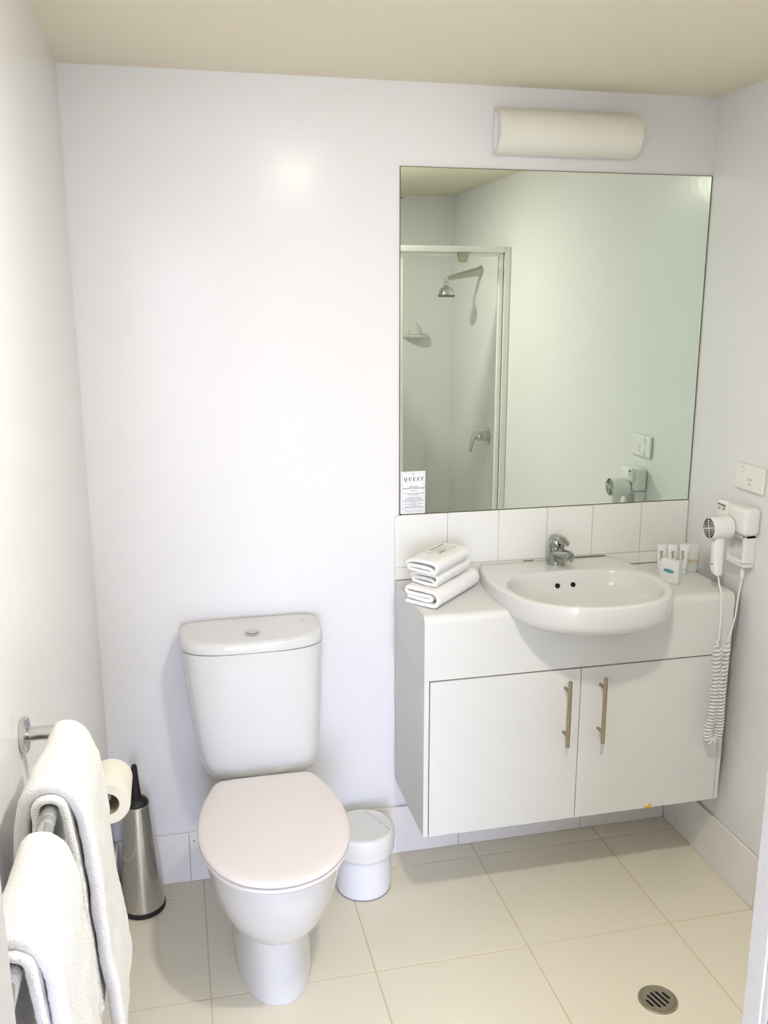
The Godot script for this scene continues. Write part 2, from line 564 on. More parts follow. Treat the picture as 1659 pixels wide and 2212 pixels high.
func shower() -> void:
	var t := thing("shower_screen", "white framed shower screen seen in the mirror", "shower screen")
	var z := 1.57
	put("side_post", slab(Vector3(-0.028, 0.0, z - 0.02), Vector3(-0.001, 1.855, z + 0.02), 0.003), M.white_frame, t)
	put("side_post", slab(Vector3(-0.806, 0.0, z - 0.014), Vector3(-0.778, 1.855, z + 0.014), 0.003), M.white_frame, t)
	put("header", slab(Vector3(-0.777, 1.829, z - 0.022), Vector3(-0.029, 1.855, z + 0.022), 0.003), M.white_frame, t)
	put("sill", slab(Vector3(-0.777, 0.001, z - 0.02), Vector3(-0.029, 0.035, z + 0.02), 0.003), M.white_frame, t)
	var d := put("door_leaf", slab(Vector3(-0.052, 0.04, z - 0.012), Vector3(-0.030, 1.826, z + 0.012), 0.006), M.white_frame, t)
	put("stile", slab(Vector3(-0.485, 0.04, z - 0.012), Vector3(-0.510, 1.826, z + 0.012), 0.004), M.white_frame, d)
	put("rail", slab(Vector3(-0.485, 1.814, z - 0.010), Vector3(-0.052, 1.826, z + 0.010), 0.002), M.white_frame, d)
	put("rail", slab(Vector3(-0.485, 0.04, z - 0.010), Vector3(-0.052, 0.06, z + 0.010), 0.002), M.white_frame, d)
	put("pane", slab(Vector3(-0.486, 0.055, z - 0.0025), Vector3(-0.050, 1.816, z + 0.0025)), M.clear_glass, d)
	put("pane", slab(Vector3(-0.779, 0.033, z - 0.0025), Vector3(-0.510, 1.830, z + 0.0025)), M.clear_glass, t)
	put("header", slab(Vector3(-0.802, 1.829, z + 0.014), Vector3(-0.782, 1.855, DOOR_Z + 0.098), 0.003), M.white_frame, t)
	put("pane", slab(Vector3(-0.7945, 0.002, z + 0.014), Vector3(-0.7895, 1.830, DOOR_Z + 0.099)), M.clear_glass, t)
	var k := Geo.new()
	k.loft([_rect(-0.246, -0.200, z - 0.034, z - 0.012, 1.829), _rect(-0.246, -0.200, z - 0.036, z - 0.012, 1.815), _rect(-0.238, -0.208, z - 0.030, z - 0.012, 1.786)])
	put("latch_block", k, M.drain_steel, t)
	# shower head on its conical arm
	var s := thing("overhead_shower", "chrome shower head on a conical wall arm, seen in the mirror", "shower head")
	var a := Geo.new()
	a.tube(PackedVector3Array([Vector3(-0.0005, 1.766, 1.944), Vector3(-0.004, 1.765, 1.944), Vector3(-0.10, 1.744, 1.944), Vector3(-0.172, 1.728, 1.944)]), 0.026, 24, 0.010)
	put("arm", a, M.drain_steel, s)
	var b := Geo.new()
	b.lathe([[0.0, 1.736], [0.010, 1.733], [0.012, 1.726], [0.009, 1.716], [0.008, 1.711], [0.013, 1.706], [0.014, 1.699], [0.010, 1.692], [0.0, 1.692]], 20, Transform3D(Basis.IDENTITY, Vector3(-0.176, 0, 1.944)))
	put("ball_joint", b, M.chrome, s)
	var h := Geo.new()
	h.lathe([[0.0, 1.694], [0.012, 1.692], [0.028, 1.683], [0.037, 1.668], [0.040, 1.652], [0.0, 1.652]], 32, Transform3D(Basis.IDENTITY, Vector3(-0.176, 0, 1.944)))
	put("rose", h, M.chrome, s)
	var f := Geo.new()
	f.lathe([[0.0, 1.652], [0.0405, 1.652], [0.041, 1.646], [0.038, 1.642], [0.0, 1.642]], 32, Transform3D(Basis.IDENTITY, Vector3(-0.176, 0, 1.944)))
	put("spray_plate", f, M.black_rubber, s)
	# mixer
	var x := thing("shower_mixer", "chrome lever mixer on the shower wall, seen in the mirror", "tap")
	var out := Basis(Vector3(0, -1, 0), Vector3(-1, 0, 0), Vector3(0, 0, -1))
	var at := Transform3D(out, Vector3(0, 0.985, 1.80))
	var p := Geo.new()
	p.lathe([[0.0, 0.0005], [0.044, 0.0005], [0.045, 0.004], [0.040, 0.008], [0.0, 0.009]], 36, at)
	put("wall_plate", p, M.chrome, x)
	var q := Geo.new()
	q.lathe([[0.0, 0.006], [0.024, 0.006], [0.024, 0.030], [0.022, 0.033], [0.025, 0.036], [0.024, 0.052], [0.016, 0.062], [0.0, 0.064]], 28, at)
	put("hub", q, M.chrome, x)
	var r := Geo.new()
	r.tube(PackedVector3Array([Vector3(-0.050, 1.000, 1.80), Vector3(-0.064, 0.990, 1.802), Vector3(-0.074, 0.968, 1.806), Vector3(-0.080, 0.938, 1.810), Vector3(-0.083, 0.908, 1.813)]), 0.017, 14, 0.007)
	put("lever", r, M.chrome, x)
	# soap dish
	var c := thing("soap_dish", "white moulded soap dish on the shower wall, seen in the mirror", "soap dish")
	var o := Vector3(-0.205, 1.447, 2.42)
	var e := Geo.new()
	var rings := []
	for k2 in [[0.92, -0.012], [1.0, -0.006], [1.0, 0.002], [0.95, 0.004], [0.86, -0.002], [0.2, -0.004]]:
		var ring := PackedVector3Array()
		for i in 33:
			var an := PI * i / 32.0
			ring.append(o + Vector3(cos(an) * 0.068 * k2[0], k2[1], -0.001 - sin(an) * 0.075 * k2[0]))
		rings.append(ring)
	e.loft(rings)
	put("tray", e, M.porcelain, c)
	var u := Geo.new()
	rings = []
	for k3 in 9:
		var el := PI / 2 * k3 / 8.0
		var ring2 := PackedVector3Array()
		for i in 25:
			var an := PI * i / 24.0
			ring2.append(o + Vector3(cos(an) * 0.034 * cos(el * 0.97), 0.004 + sin(el) * 0.062, -0.0005 - sin(an) * 0.03 * cos(el * 0.97)))
		rings.append(ring2)
	u.loft(rings)
	put("back_shell", u, M.porcelain, c)


func _rect(x0: float, x1: float, z0: float, z1: float, y: float) -> PackedVector3Array:
	return PackedVector3Array([Vector3(x0, y, z0), Vector3(x1, y, z0), Vector3(x1, y, z1), Vector3(x0, y, z1)])


func mirror() -> void:
	var t := thing("mirror", "large frameless square mirror above the washbasin", "mirror")
	put("backing", slab(Vector3(-0.8875, 1.0440, 0.0002), Vector3(-0.0005, 1.9552, 0.0042)), M.mirror_edge, t)
	put("mirror_glass", slab(Vector3(-0.8862, 1.0462, 0.0043), Vector3(-0.0042, 1.9535, 0.0055)), M.mirror_silver, t)
	put("chipped_spot", slab(Vector3(-0.8868, 1.0440, 0.0046), Vector3(-0.880, 1.0475, 0.0058)), M.ink, t)
	var v := Geo.new()
	v.tube(PackedVector3Array([Vector3(-0.8858, 1.876, 0.0058), Vector3(-0.883, 1.8785, 0.0058), Vector3(-0.879, 1.879, 0.0058)]), 0.0011, 6)
	put("chipped_spot", v, M.ink, t)
	# card tucked in the lower left corner
	var n := thing("notice_card", "small white printed card in the lower left corner of the mirror", "card")
	var x0 := -0.8835
	var x1 := -0.8145
	var y0 := 1.047
	var y1 := 1.1655
	put("card", slab(Vector3(x0, y0, 0.0058), Vector3(x1, y1, 0.0066)), M.paper, n)
	var cx := (x0 + x1) / 2 + 0.0015
	var z := 0.00675
	var g := Geo.new()
	for y in [y0 + 0.004, y1 - 0.004]: g.box(Vector3((x0 + x1) / 2, y, z), Vector3(0.061, 0.0005, 0.0002))
	for x in [x0 + 0.004, x1 - 0.004]: g.box(Vector3(x, (y0 + y1) / 2, z), Vector3(0.0005, 0.1105, 0.0002))
	g.box(Vector3(cx, 1.1375, z), Vector3(0.040, 0.0004, 0.0002))
	put("printed_border", g, M.pale_ink, n)
	var em := Geo.new()
	em.tube(PackedVector3Array([Vector3(cx - 0.003, 1.1530, z), Vector3(cx - 0.0005, 1.1545, z), Vector3(cx, 1.1570, z)]), 0.0007, 6)
	em.tube(PackedVector3Array([Vector3(cx - 0.0035, 1.1592, z), Vector3(cx, 1.1570, z), Vector3(cx + 0.0035, 1.1588, z)]), 0.0008, 6)
	put("emblem", em, M.pale_ink, n)
	lettering("Q U E S T", 0.0125, Transform3D(Basis.IDENTITY, Vector3(cx, 1.1440, z)), M.ink, n, "lettering", "Droid Serif", true)
	lettering("HELP US TO\nSAFEGUARD THE ENVIRONMENT", 0.0042, Transform3D(Basis.IDENTITY, Vector3(cx, 1.1205, z)), M.ink, n, "lettering", "Droid Sans", true)
	lettering("Dear Guest", 0.0040, Transform3D(Basis.IDENTITY, Vector3(cx, 1.1120, z)), M.ink, n)
	lettering("It is our aim to be as environmentally\nsound as possible.", 0.0036, Transform3D(Basis.IDENTITY, Vector3(cx, 1.1025, z)), M.ink, n)
	lettering("You may wish to assist our\nenvironment by reducing the\nwater and detergent consumption\nused during the laundering of your\ntowels.\nIf so, please re-hang dry towels on\nthe towel rail.\nTowels you wish to be replaced\nmay be left in the shower or bath tub.", 0.0036, Transform3D(Basis.IDENTITY, Vector3(cx, 1.0780, z)), M.ink, n)
	lettering("Thank you for your co-operation.", 0.0036, Transform3D(Basis.IDENTITY, Vector3(cx, 1.0555, z)), M.ink, n)


func wall_light() -> void:
	var t := thing("wall_light", "unlit white curved wall light above the mirror", "wall light")
	put("back_plate", slab(Vector3(-0.640, 1.992, 0.0005), Vector3(-0.254, 2.096, 0.018), 0.004), M.white_plastic, t)
	var p := PackedVector2Array()
	for k in 21:
		var a := -PI / 2 + PI * k / 20.0
		p.append(Vector2(0.014 + cos(a) * 0.058, 2.045 + sin(a) * 0.057))
	for k in 21:
		var a := PI / 2 - PI * k / 20.0
		p.append(Vector2(0.014 + cos(a) * 0.054, 2.045 + sin(a) * 0.053))
	var g := Geo.new()
	g.prism(p, 0.392, Transform3D(Basis(Vector3(0, 0, 1), Vector3(0, 1, 0), Vector3(1, 0, 0)), Vector3(-0.643, 0, 0)))
	put("shade", g, M.lamp_shade, t)
	for x in [-0.634, -0.262]:
		var e := Geo.new()
		var q := PackedVector2Array()
		for k in 21:
			var a := -PI / 2 + PI * k / 20.0
			q.append(Vector2(0.014 + cos(a) * 0.0535, 2.045 + sin(a) * 0.0525))
		e.prism(q, 0.003, Transform3D(Basis(Vector3(0, 0, 1), Vector3(0, 1, 0), Vector3(1, 0, 0)), Vector3(x, 0, 0)))
		put("end_cap", e, M.white_plastic, t)


func vanity() -> void:
	var t := thing("vanity_cabinet", "white wall-hung two-door cabinet under the washbasin", "cabinet")
	var fz := 0.322
	put("carcass", slab(Vector3(-0.884, 0.250, 0.0125), Vector3(-0.051, 0.682, fz - 0.021)), M.cabinet_inside, t)
	put("side_panel", slab(Vector3(-0.9, 0.246, 0.0115), Vector3(-0.8865, 0.6850, fz - 0.0015), 0.001), M.laminate, t)
	put("side_panel", slab(Vector3(-0.048, 0.246, 0.0115), Vector3(-0.0355, 0.684, fz - 0.0015), 0.001), M.laminate, t)
	put("bottom_panel", slab(Vector3(-0.886, 0.2455, 0.0115), Vector3(-0.0485, 0.2495, fz - 0.021)), M.laminate, t)
	var doors := [[-0.8845, -0.4735, -0.5165], [-0.4715, -0.0500, -0.4170]]
	for d in doors:
		var leaf := put("door", slab(Vector3(d[0], 0.2465, fz - 0.0185), Vector3(d[1], 0.6815, fz), 0.0012), M.laminate, t)
		var hx: float = d[2]
		var bar := Geo.new()
		bar.lathe([[0.0, 0.476], [0.0046, 0.476], [0.0052, 0.4768], [0.0052, 0.6602], [0.0046, 0.661], [0.0, 0.661]], 20, Transform3D(Basis.IDENTITY, Vector3(hx, 0, fz + 0.031)))
		for y in [0.506, 0.631]:
			bar.lathe([[0.0, 0.0003], [0.0042, 0.0003], [0.0042, 0.031], [0.0, 0.031]], 14, Transform3D(Basis(Vector3(1, 0, 0), Vector3(0, 0, 1), Vector3(0, -1, 0)), Vector3(hx, y, fz)))
		put("handle", bar, M.satin_metal, leaf)
	var chip := Geo.new()
	chip.prism(PackedVector2Array([Vector2(-0.264, 0.2466), Vector2(-0.2405, 0.2466), Vector2(-0.2425, 0.2535), Vector2(-0.2455, 0.2625), Vector2(-0.2500, 0.2560), Vector2(-0.2550, 0.2525), Vector2(-0.2635, 0.2520)]), 0.0004, Transform3D(Basis.IDENTITY, Vector3(0, 0, fz)))
	var cm := put("chipped_corner", chip, M.raw_board, t)
	cm.set_meta("label", "yellow chipped patch at the lower edge of the right door")


# outer and inner outline of the basin as a radius for an angle round BC
const BC := Vector2(-0.453, 0.285)
var _out: PackedVector2Array
var _inn: PackedVector2Array


func _spline(p: Array, n: int) -> PackedVector2Array:
	var r := PackedVector2Array()
	var m := p.size()
	for i in m:
		for k in n:
			r.append((p[i] as Vector2).cubic_interpolate(p[(i + 1) % m], p[(i - 1 + m) % m], p[(i + 2) % m], float(k) / n))
	return r


func _radius(poly: PackedVector2Array, a: float) -> float:
	var d := Vector2(cos(a), sin(a))
	var best := 0.0
	for i in poly.size():
		var hit = Geometry2D.segment_intersects_segment(BC, BC + d * 1.0, poly[i], poly[(i + 1) % poly.size()])
		if hit != null: best = maxf(best, BC.distance_to(hit))
	return best


const UNDER := [[0.0, 0.774], [0.2, 0.784], [0.5, 0.798], [0.75, 0.814], [0.9, 0.829], [0.96, 0.838], [0.985, 0.846], [1.0, 0.856]]


func _under(s: float) -> float:
	for i in UNDER.size() - 1:
		if s <= UNDER[i + 1][0]:
			return lerpf(UNDER[i][1], UNDER[i + 1][1], (s - UNDER[i][0]) / (UNDER[i + 1][0] - UNDER[i][0]))
	return 0.862


func _along(x: float) -> Transform3D:
	return Transform3D(Basis(Vector3(0, 0, 1), Vector3(0, 1, 0), Vector3(1, 0, 0)), Vector3(x, 0, 0))


func worktop_and_basin() -> void:
	var top := 0.857
	var fz := 0.322
	var w := thing("worktop", "white laminate worktop with a rounded front edge around the washbasin", "worktop")
	var prof := PackedVector2Array([Vector2(0.0095, top), Vector2(0.0095, top - 0.020)])
	prof.append_array(PackedVector2Array([Vector2(fz - 0.018, top - 0.020), Vector2(fz - 0.018, 0.6855), Vector2(fz, 0.6855)]))
	for k in 7:
		var a := PI / 2 * k / 6.0
		prof.append(Vector2(fz - 0.020 + 0.020 * cos(a), top - 0.020 + 0.020 * sin(a)))
	_out = _spline([Vector2(-0.655, 0.020), Vector2(-0.676, 0.10), Vector2(-0.687, 0.18), Vector2(-0.687, 0.26), Vector2(-0.676, 0.335), Vector2(-0.643, 0.410), Vector2(-0.570, 0.468), Vector2(-0.458, 0.492), Vector2(-0.350, 0.474), Vector2(-0.284, 0.422), Vector2(-0.245, 0.350), Vector2(-0.229, 0.268), Vector2(-0.230, 0.18), Vector2(-0.238, 0.10), Vector2(-0.252, 0.020), Vector2(-0.258, 0.0125), Vector2(-0.35, 0.0120), Vector2(-0.455, 0.0120), Vector2(-0.56, 0.0120), Vector2(-0.648, 0.0125)], 6)
	_inn = _spline([Vector2(-0.572, 0.150), Vector2(-0.632, 0.190), Vector2(-0.657, 0.255), Vector2(-0.652, 0.330), Vector2(-0.620, 0.400), Vector2(-0.550, 0.452), Vector2(-0.457, 0.469), Vector2(-0.362, 0.453), Vector2(-0.298, 0.402), Vector2(-0.260, 0.332), Vector2(-0.250, 0.258), Vector2(-0.274, 0.190), Vector2(-0.336, 0.150), Vector2(-0.455, 0.136)], 8)
	var g := Geo.new()
	g.prism(prof, 0.256, _along(-0.9005))
	put("top", g, M.laminate, w)
	var g2 := Geo.new()
	g2.prism(prof, 0.211, _along(-0.2470))
	put("top", g2, M.laminate, w)
	put("end_panel", slab(Vector3(-0.9, 0.6860, 0.0115), Vector3(-0.8865, top - 0.0205, fz - 0.0185)), M.laminate, w)
	# the front below the basin, cut to follow its underside
	var p := PackedVector2Array([Vector2(-0.6445, 0.6855)])
	p.append(Vector2(-0.2470, 0.6855))
	for k in 25:
		var x := lerpf(-0.2470, -0.6445, k / 24.0)
		var d := Vector2(x, fz - 0.009) - BC
		p.append(Vector2(x, _under(minf(1.0, d.length() / _radius(_out, d.angle()))) + 0.004))
	var ap := Geo.new()
	ap.prism(p, 0.018, Transform3D(Basis.IDENTITY, Vector3(0, 0, fz - 0.018)))
	put("front_panel", ap, M.laminate, w)
	put("edge_strip", slab(Vector3(-0.9010, 0.6855, fz - 0.0026), Vector3(-0.9004, top - 0.018, fz - 0.0004)), M.worktop_edge, w)
	# basin
	var b := thing("washbasin", "white ceramic semi-recessed washbasin with rounded front", "washbasin")
	var n := 120
	var ro := []
	var ri := []
	for i in n:
		var a := TAU * i / n
		ro.append(_radius(_out, a))
		ri.append(_radius(_inn, a))
	var rings := []
	var spec := []
	for u in UNDER: if u[0] > 0.0: spec.append([0, u[0], u[1]])
	spec.append_array([[0, 1.006, 0.868], [0, 1.007, 0.878], [0, 1.002, 0.888], [0, 0.992, 0.8925], [0, 0.975, 0.894]])
	spec.append_array([[2, 0.0, 0.894], [1, 1.03, 0.8935], [1, 1.0, 0.8915], [1, 0.98, 0.886], [1, 0.962, 0.876], [1, 0.94, 0.862], [1, 0.90, 0.848], [1, 0.82, 0.836], [1, 0.65, 0.825], [1, 0.45, 0.817], [1, 0.2, 0.811], [1, 0.09, 0.809]])
	for s in spec:
		var ring := PackedVector3Array()
		for i in n:
			var a := TAU * i / n
			var r: float = ro[i] * s[1] if s[0] == 0 else ri[i] * s[1] if s[0] == 1 else (ro[i] * 0.96 + ri[i] * 1.03) / 2
			if s[0] == 1 and s[1] > 1.0: r = minf(r, ro[i] * 0.965)
			var lift: float = clampf((s[2] - 0.858) / 0.03, 0.0, 1.0) * (clampf((BC.y + sin(a) * r) / 0.48, 0.0, 1.0) * 0.015 - 0.004)
			ring.append(Vector3(BC.x + cos(a) * r, s[2] + lift, BC.y + sin(a) * r))
		rings.append(ring)
	var bg := Geo.new()
	bg.loft(rings)
	put("bowl", bg, M.porcelain, b, 50.0)
	for x in [-0.4735, -0.4275]:
		var h := Geo.new()
		h.lathe([[0.0, -0.004], [0.0066, -0.004], [0.0066, 0.0022], [0.0, 0.0022]], 18, Transform3D(Basis(Vector3(1, 0, 0), Vector3(0, 0.3, 1).normalized(), Vector3(0, -1, 0.3).normalized()), Vector3(x, 0.8550, 0.1500)))
		put("overflow_hole", h, M.dark_hole, b)
	var dr := Geo.new()
	dr.lathe([[0.0, 0.809], [0.024, 0.809], [0.024, 0.812], [0.019, 0.814], [0.016, 0.812], [0.0, 0.812]], 28, Transform3D(Basis.IDENTITY, Vector3(BC.x, 0, BC.y)))
	put("waste", dr, M.chrome, b)
	var se := Geo.new()
	se.box(Vector3(-0.345, 0.8908, 0.0112), Vector3(0.16, 0.0024, 0.0045), 0.001)
	se.box(Vector3(-0.505, 0.8908, 0.0112), Vector3(0.03, 0.0020, 0.0040), 0.001)
	var sm := put("sealant", se, M.mould, b)
	sm.set_meta("label", "discoloured sealant line behind the tap")


func faucet() -> void:
	var t := thing("basin_mixer", "chrome single-lever mixer tap on the back of the washbasin", "tap")
	var o := Transform3D(Basis.IDENTITY, Vector3(-0.444, 0.8918, 0.064))
	var g := Geo.new()
	g.lathe([[0.0, 0.0003], [0.0250, 0.0003], [0.0256, 0.002], [0.0252, 0.006], [0.0242, 0.025], [0.0234, 0.050], [0.0226, 0.0525], [0.0, 0.0525]], 36, o)
	put("body", g, M.tap_chrome, t)
	var s := Geo.new()
	var rings := []
	for k in 11:
		var f := k / 10.0
		var c := Vector3(-0.444, 0.922 + 0.026 * f - 0.004 * f * f, 0.064 + 0.104 * f)
		var rx := lerpf(0.0185, 0.0140, f)
		var ry := lerpf(0.0165, 0.0115, f)
		if k == 10: rx *= 0.5; ry *= 0.5
		if k == 9: rx *= 0.9; ry *= 0.9
		var ring := PackedVector3Array()
		for i in 24: ring.append(c + Vector3(cos(TAU * i / 24) * rx, sin(TAU * i / 24) * ry, 0))
		rings.append(ring)
	s.loft(rings)
	put("spout", s, M.tap_chrome, t)
	var e := Geo.new()
	e.lathe([[0.0, 0.924], [0.0112, 0.924], [0.0122, 0.926], [0.0126, 0.941], [0.0, 0.941]], 24, Transform3D(Basis.IDENTITY, Vector3(-0.444, 0, 0.153)))
	put("aerator", e, M.tap_chrome, t)
	var h := Geo.new()
	h.lathe([[0.0, 0.0535], [0.0225, 0.0535], [0.0238, 0.056], [0.0240, 0.064], [0.0222, 0.074], [0.0168, 0.0825], [0.009, 0.0865], [0.0, 0.0875]], 36, o)
	rings = []
	for k in 9:   # the lever grows out of the dome towards the user
		var f := k / 8.0
		var c := Vector3(-0.444, 0.9685 - 0.004 * f + 0.006 * sin(PI * f), 0.066 + 0.072 * f)
		var rx := lerpf(0.0185, 0.0100, f) * (0.45 if k == 8 else 1.0)
		var ry := lerpf(0.0100, 0.0052, f) * (0.45 if k == 8 else 1.0)
		var ring := PackedVector3Array()
		for i in 20: ring.append(c + Vector3(cos(TAU * i / 20) * rx, sin(TAU * i / 20) * ry, 0))
		rings.append(ring)
	h.loft(rings)
	put("lever", h, M.tap_chrome, t, 60.0)
	var d := Geo.new()
	d.lathe([[0.0, -0.002], [0.0035, -0.002], [0.0035, 0.0008], [0.0, 0.0008]], 14, Transform3D(Basis(Vector3(1, 0, 0), Vector3(0, 0, 1), Vector3(0, -1, 0)), Vector3(-0.444, 0.9535, 0.0880)))
	put("index_plug", d, M.black_rubber, t)


func _super(cx: float, z0: float, z1: float, hw: float, y: float, nf := 3.2, nb := 6.0, n := 64) -> PackedVector3Array:
	var r := PackedVector3Array()
	var zc := z0 + (z1 - z0) * 0.45
	for i in n:
		var a := TAU * i / n
		var c := cos(a)
		var s := sin(a)
		var e := nf if s > 0 else nb
		var x := signf(c) * pow(absf(c), 2.0 / e) * hw
		var z := zc + (pow(absf(s), 2.0 / e) * (z1 - zc) if s > 0 else -pow(absf(s), 2.0 / e) * (zc - z0))
		r.append(Vector3(cx + x, y, z))
	return r


const SEAT := [[0.0, 0.100], [0.004, 0.109], [0.018, 0.119], [0.05, 0.129], [0.13, 0.1425], [0.22, 0.155], [0.33, 0.165], [0.45, 0.1705], [0.55, 0.1705], [0.65, 0.164], [0.75, 0.150], [0.83, 0.132], [0.90, 0.107], [0.95, 0.080], [0.98, 0.051], [0.995, 0.026]]


func _egg(cx: float, z0: float, z1: float, k: float, y: float) -> PackedVector3Array:
	var pts := []
	for i in SEAT.size(): pts.append(Vector2(-SEAT[i][1] * k, z0 + SEAT[i][0] * (z1 - z0)))
	pts.append(Vector2(0, z1))
	for i in range(SEAT.size() - 1, -1, -1): pts.append(Vector2(SEAT[i][1] * k, z0 + SEAT[i][0] * (z1 - z0)))
	for i in range(1, 6): pts.append(Vector2(lerpf(SEAT[0][1], -SEAT[0][1], i / 6.0) * k, z0 - 0.002))
	var r := PackedVector3Array()
	for p in _spline(pts, 3): r.append(Vector3(cx + p.x, y, p.y))
	return r


func toilet() -> void:
	var t := thing("toilet", "white close-coupled toilet with its lid closed against the back wall", "toilet")
	var cx := -1.303
	# pan
	var g := Geo.new()
	var rings := []
	for s in [[0.0, 0.10, 0.542, 0.096, 2.3], [0.006, 0.10, 0.545, 0.0985, 2.3], [0.02, 0.10, 0.542, 0.0965, 2.3], [0.10, 0.105, 0.536, 0.0935, 2.3], [0.160, 0.11, 0.540, 0.0940, 2.3], [0.175, 0.115, 0.549, 0.0965, 2.3], [0.185, 0.12, 0.563, 0.103, 2.25], [0.196, 0.125, 0.583, 0.113, 2.2], [0.212, 0.13, 0.604, 0.1245, 2.2], [0.235, 0.135, 0.626, 0.136, 2.2], [0.265, 0.14, 0.648, 0.146, 2.15], [0.30, 0.15, 0.665, 0.1535, 2.15], [0.34, 0.17, 0.679, 0.160, 2.1], [0.375, 0.18, 0.687, 0.1635, 2.1], [0.400, 0.19, 0.690, 0.165, 2.1], [0.407, 0.195, 0.690, 0.1645, 2.1], [0.411, 0.20, 0.685, 0.160, 2.1]]:
		rings.append(_super(cx, s[1], s[2], s[3], s[0], s[4], 3.0))
	g.loft(rings)
	g.loft([_super(cx, 0.03, 0.30, 0.05, 0.10, 4.0), _super(cx, 0.025, 0.30, 0.062, 0.20, 4.0), _super(cx, 0.02, 0.32, 0.098, 0.34, 4.0), _super(cx, 0.02, 0.32, 0.105, 0.388, 4.0), _super(cx, 0.024, 0.31, 0.10, 0.393, 4.0)])
	put("pan", g, M.porcelain, t, 50.0)
	# cistern
	var c := Geo.new()
	rings = []
	var ct := -1.309
	for s in [[0.394, -1.298, 0.118, 0.035, 0.170], [0.396, -1.298, 0.130, 0.030, 0.182], [0.404, -1.298, 0.1425, 0.024, 0.192], [0.420, -1.299, 0.1525, 0.020, 0.199], [0.450, -1.301, 0.1600, 0.018, 0.203], [0.55, -1.306, 0.1700, 0.018, 0.207], [0.66, -1.309, 0.1770, 0.018, 0.210], [0.757, -1.311, 0.1815, 0.018, 0.213]]:
		rings.append(_super(s[1], s[3], s[4], s[2], s[0], 3.6, 7.0, 96))
	c.loft(rings)
	var body := put("cistern", c, M.porcelain, t, 50.0)
	var l := Geo.new()
	rings = []
	for s in [[0.7585, 0.985, -0.003], [0.7592, 0.997, 0.0], [0.762, 1.0, 0.001], [0.772, 1.0, 0.001], [0.779, 0.993, -0.001], [0.7835, 0.978, -0.004], [0.7860, 0.95, -0.009], [0.7868, 0.90, -0.017], [0.7872, 0.5, -0.06]]:
		rings.append(_super(ct - 0.003, 0.018 - s[2] * 0.6, 0.216 + s[2], 0.1845 * s[1], s[0], 3.0, 7.0, 96))
	l.loft(rings)
	var lid := put("cistern_lid", l, M.porcelain, t, 50.0)
	var bo := Vector3(-1.3125, 0.7866, 0.150)
	var b := Geo.new()
	b.lathe([[0.0, 0.0], [0.0215, 0.0], [0.0215, 0.002], [0.0195, 0.0038], [0.0165, 0.0045], [0.0155, 0.003], [0.0, 0.003]], 36, Transform3D(Basis.IDENTITY, bo))
	put("button_ring", b, M.chrome, lid)
	for s in [-1.0, 1.0]:
		var p := PackedVector2Array()
		for k in 17:
			var a := -PI / 2 + PI * k / 16.0
			p.append(Vector2(s * (0.0006 + cos(a) * 0.0142), sin(a) * 0.0146))
		var hb := Geo.new()
		hb.prism(p, 0.0045, Transform3D(Basis(Vector3(1, 0, 0), Vector3(0, 0, -1), Vector3(0, 1, 0)), bo + Vector3(0, 0.003, 0)))
		put("flush_button", hb, M.satin_metal if false else M.chrome, lid)
	var mk := Geo.new()
	for k in 4: mk.box(Vector3(-1.176 + k * 0.0034, 0.7868, 0.076), Vector3(0.0026, 0.0004, 0.0022))
	put("maker_mark", mk, M.ink, lid).set_meta("kind", "stuff")
	# seat and cover
	var sg := Geo.new()
	sg.loft([_egg(cx, 0.262, 0.697, 0.96, 0.4125), _egg(cx, 0.258, 0.705, 1.0, 0.4140), _egg(cx, 0.257, 0.7075, 1.008, 0.4180), _egg(cx, 0.257, 0.7075, 1.008, 0.4215), _egg(cx, 0.258, 0.705, 0.995, 0.4245), _egg(cx, 0.262, 0.697, 0.96, 0.4255)])
	put("seat", sg, M.seat_plastic, t, 50.0)
	var sc := Geo.new()
	sc.loft([_egg(cx, 0.262, 0.694, 0.95, 0.4270), _egg(cx, 0.255, 0.706, 1.008, 0.4278), _egg(cx, 0.253, 0.709, 1.018, 0.4310), _egg(cx, 0.253, 0.709, 1.018, 0.4350), _egg(cx, 0.255, 0.706, 1.005, 0.4395), _egg(cx, 0.262, 0.698, 0.955, 0.4425), _egg(cx, 0.285, 0.675, 0.85, 0.4440), _egg(cx, 0.40, 0.56, 0.40, 0.4450)])
	put("seat_cover", sc, M.seat_plastic, t, 50.0)
	for x in [-0.088, 0.088]:
		var h := Geo.new()
		h.box(Vector3(cx + x, 0.420, 0.250), Vector3(0.034, 0.022, 0.026), 0.006, 2)
		put("hinge", h, M.seat_plastic, t)
	for x in [-0.103, 0.108]:
		var stud := Geo.new()
		stud.lathe([[0.0, 0.395], [0.006, 0.395], [0.006, 0.414], [0.0, 0.414]], 12, Transform3D(Basis.IDENTITY, Vector3(cx + x, 0, 0.243)))
		put("hinge_pin", stud, M.satin_metal, t)


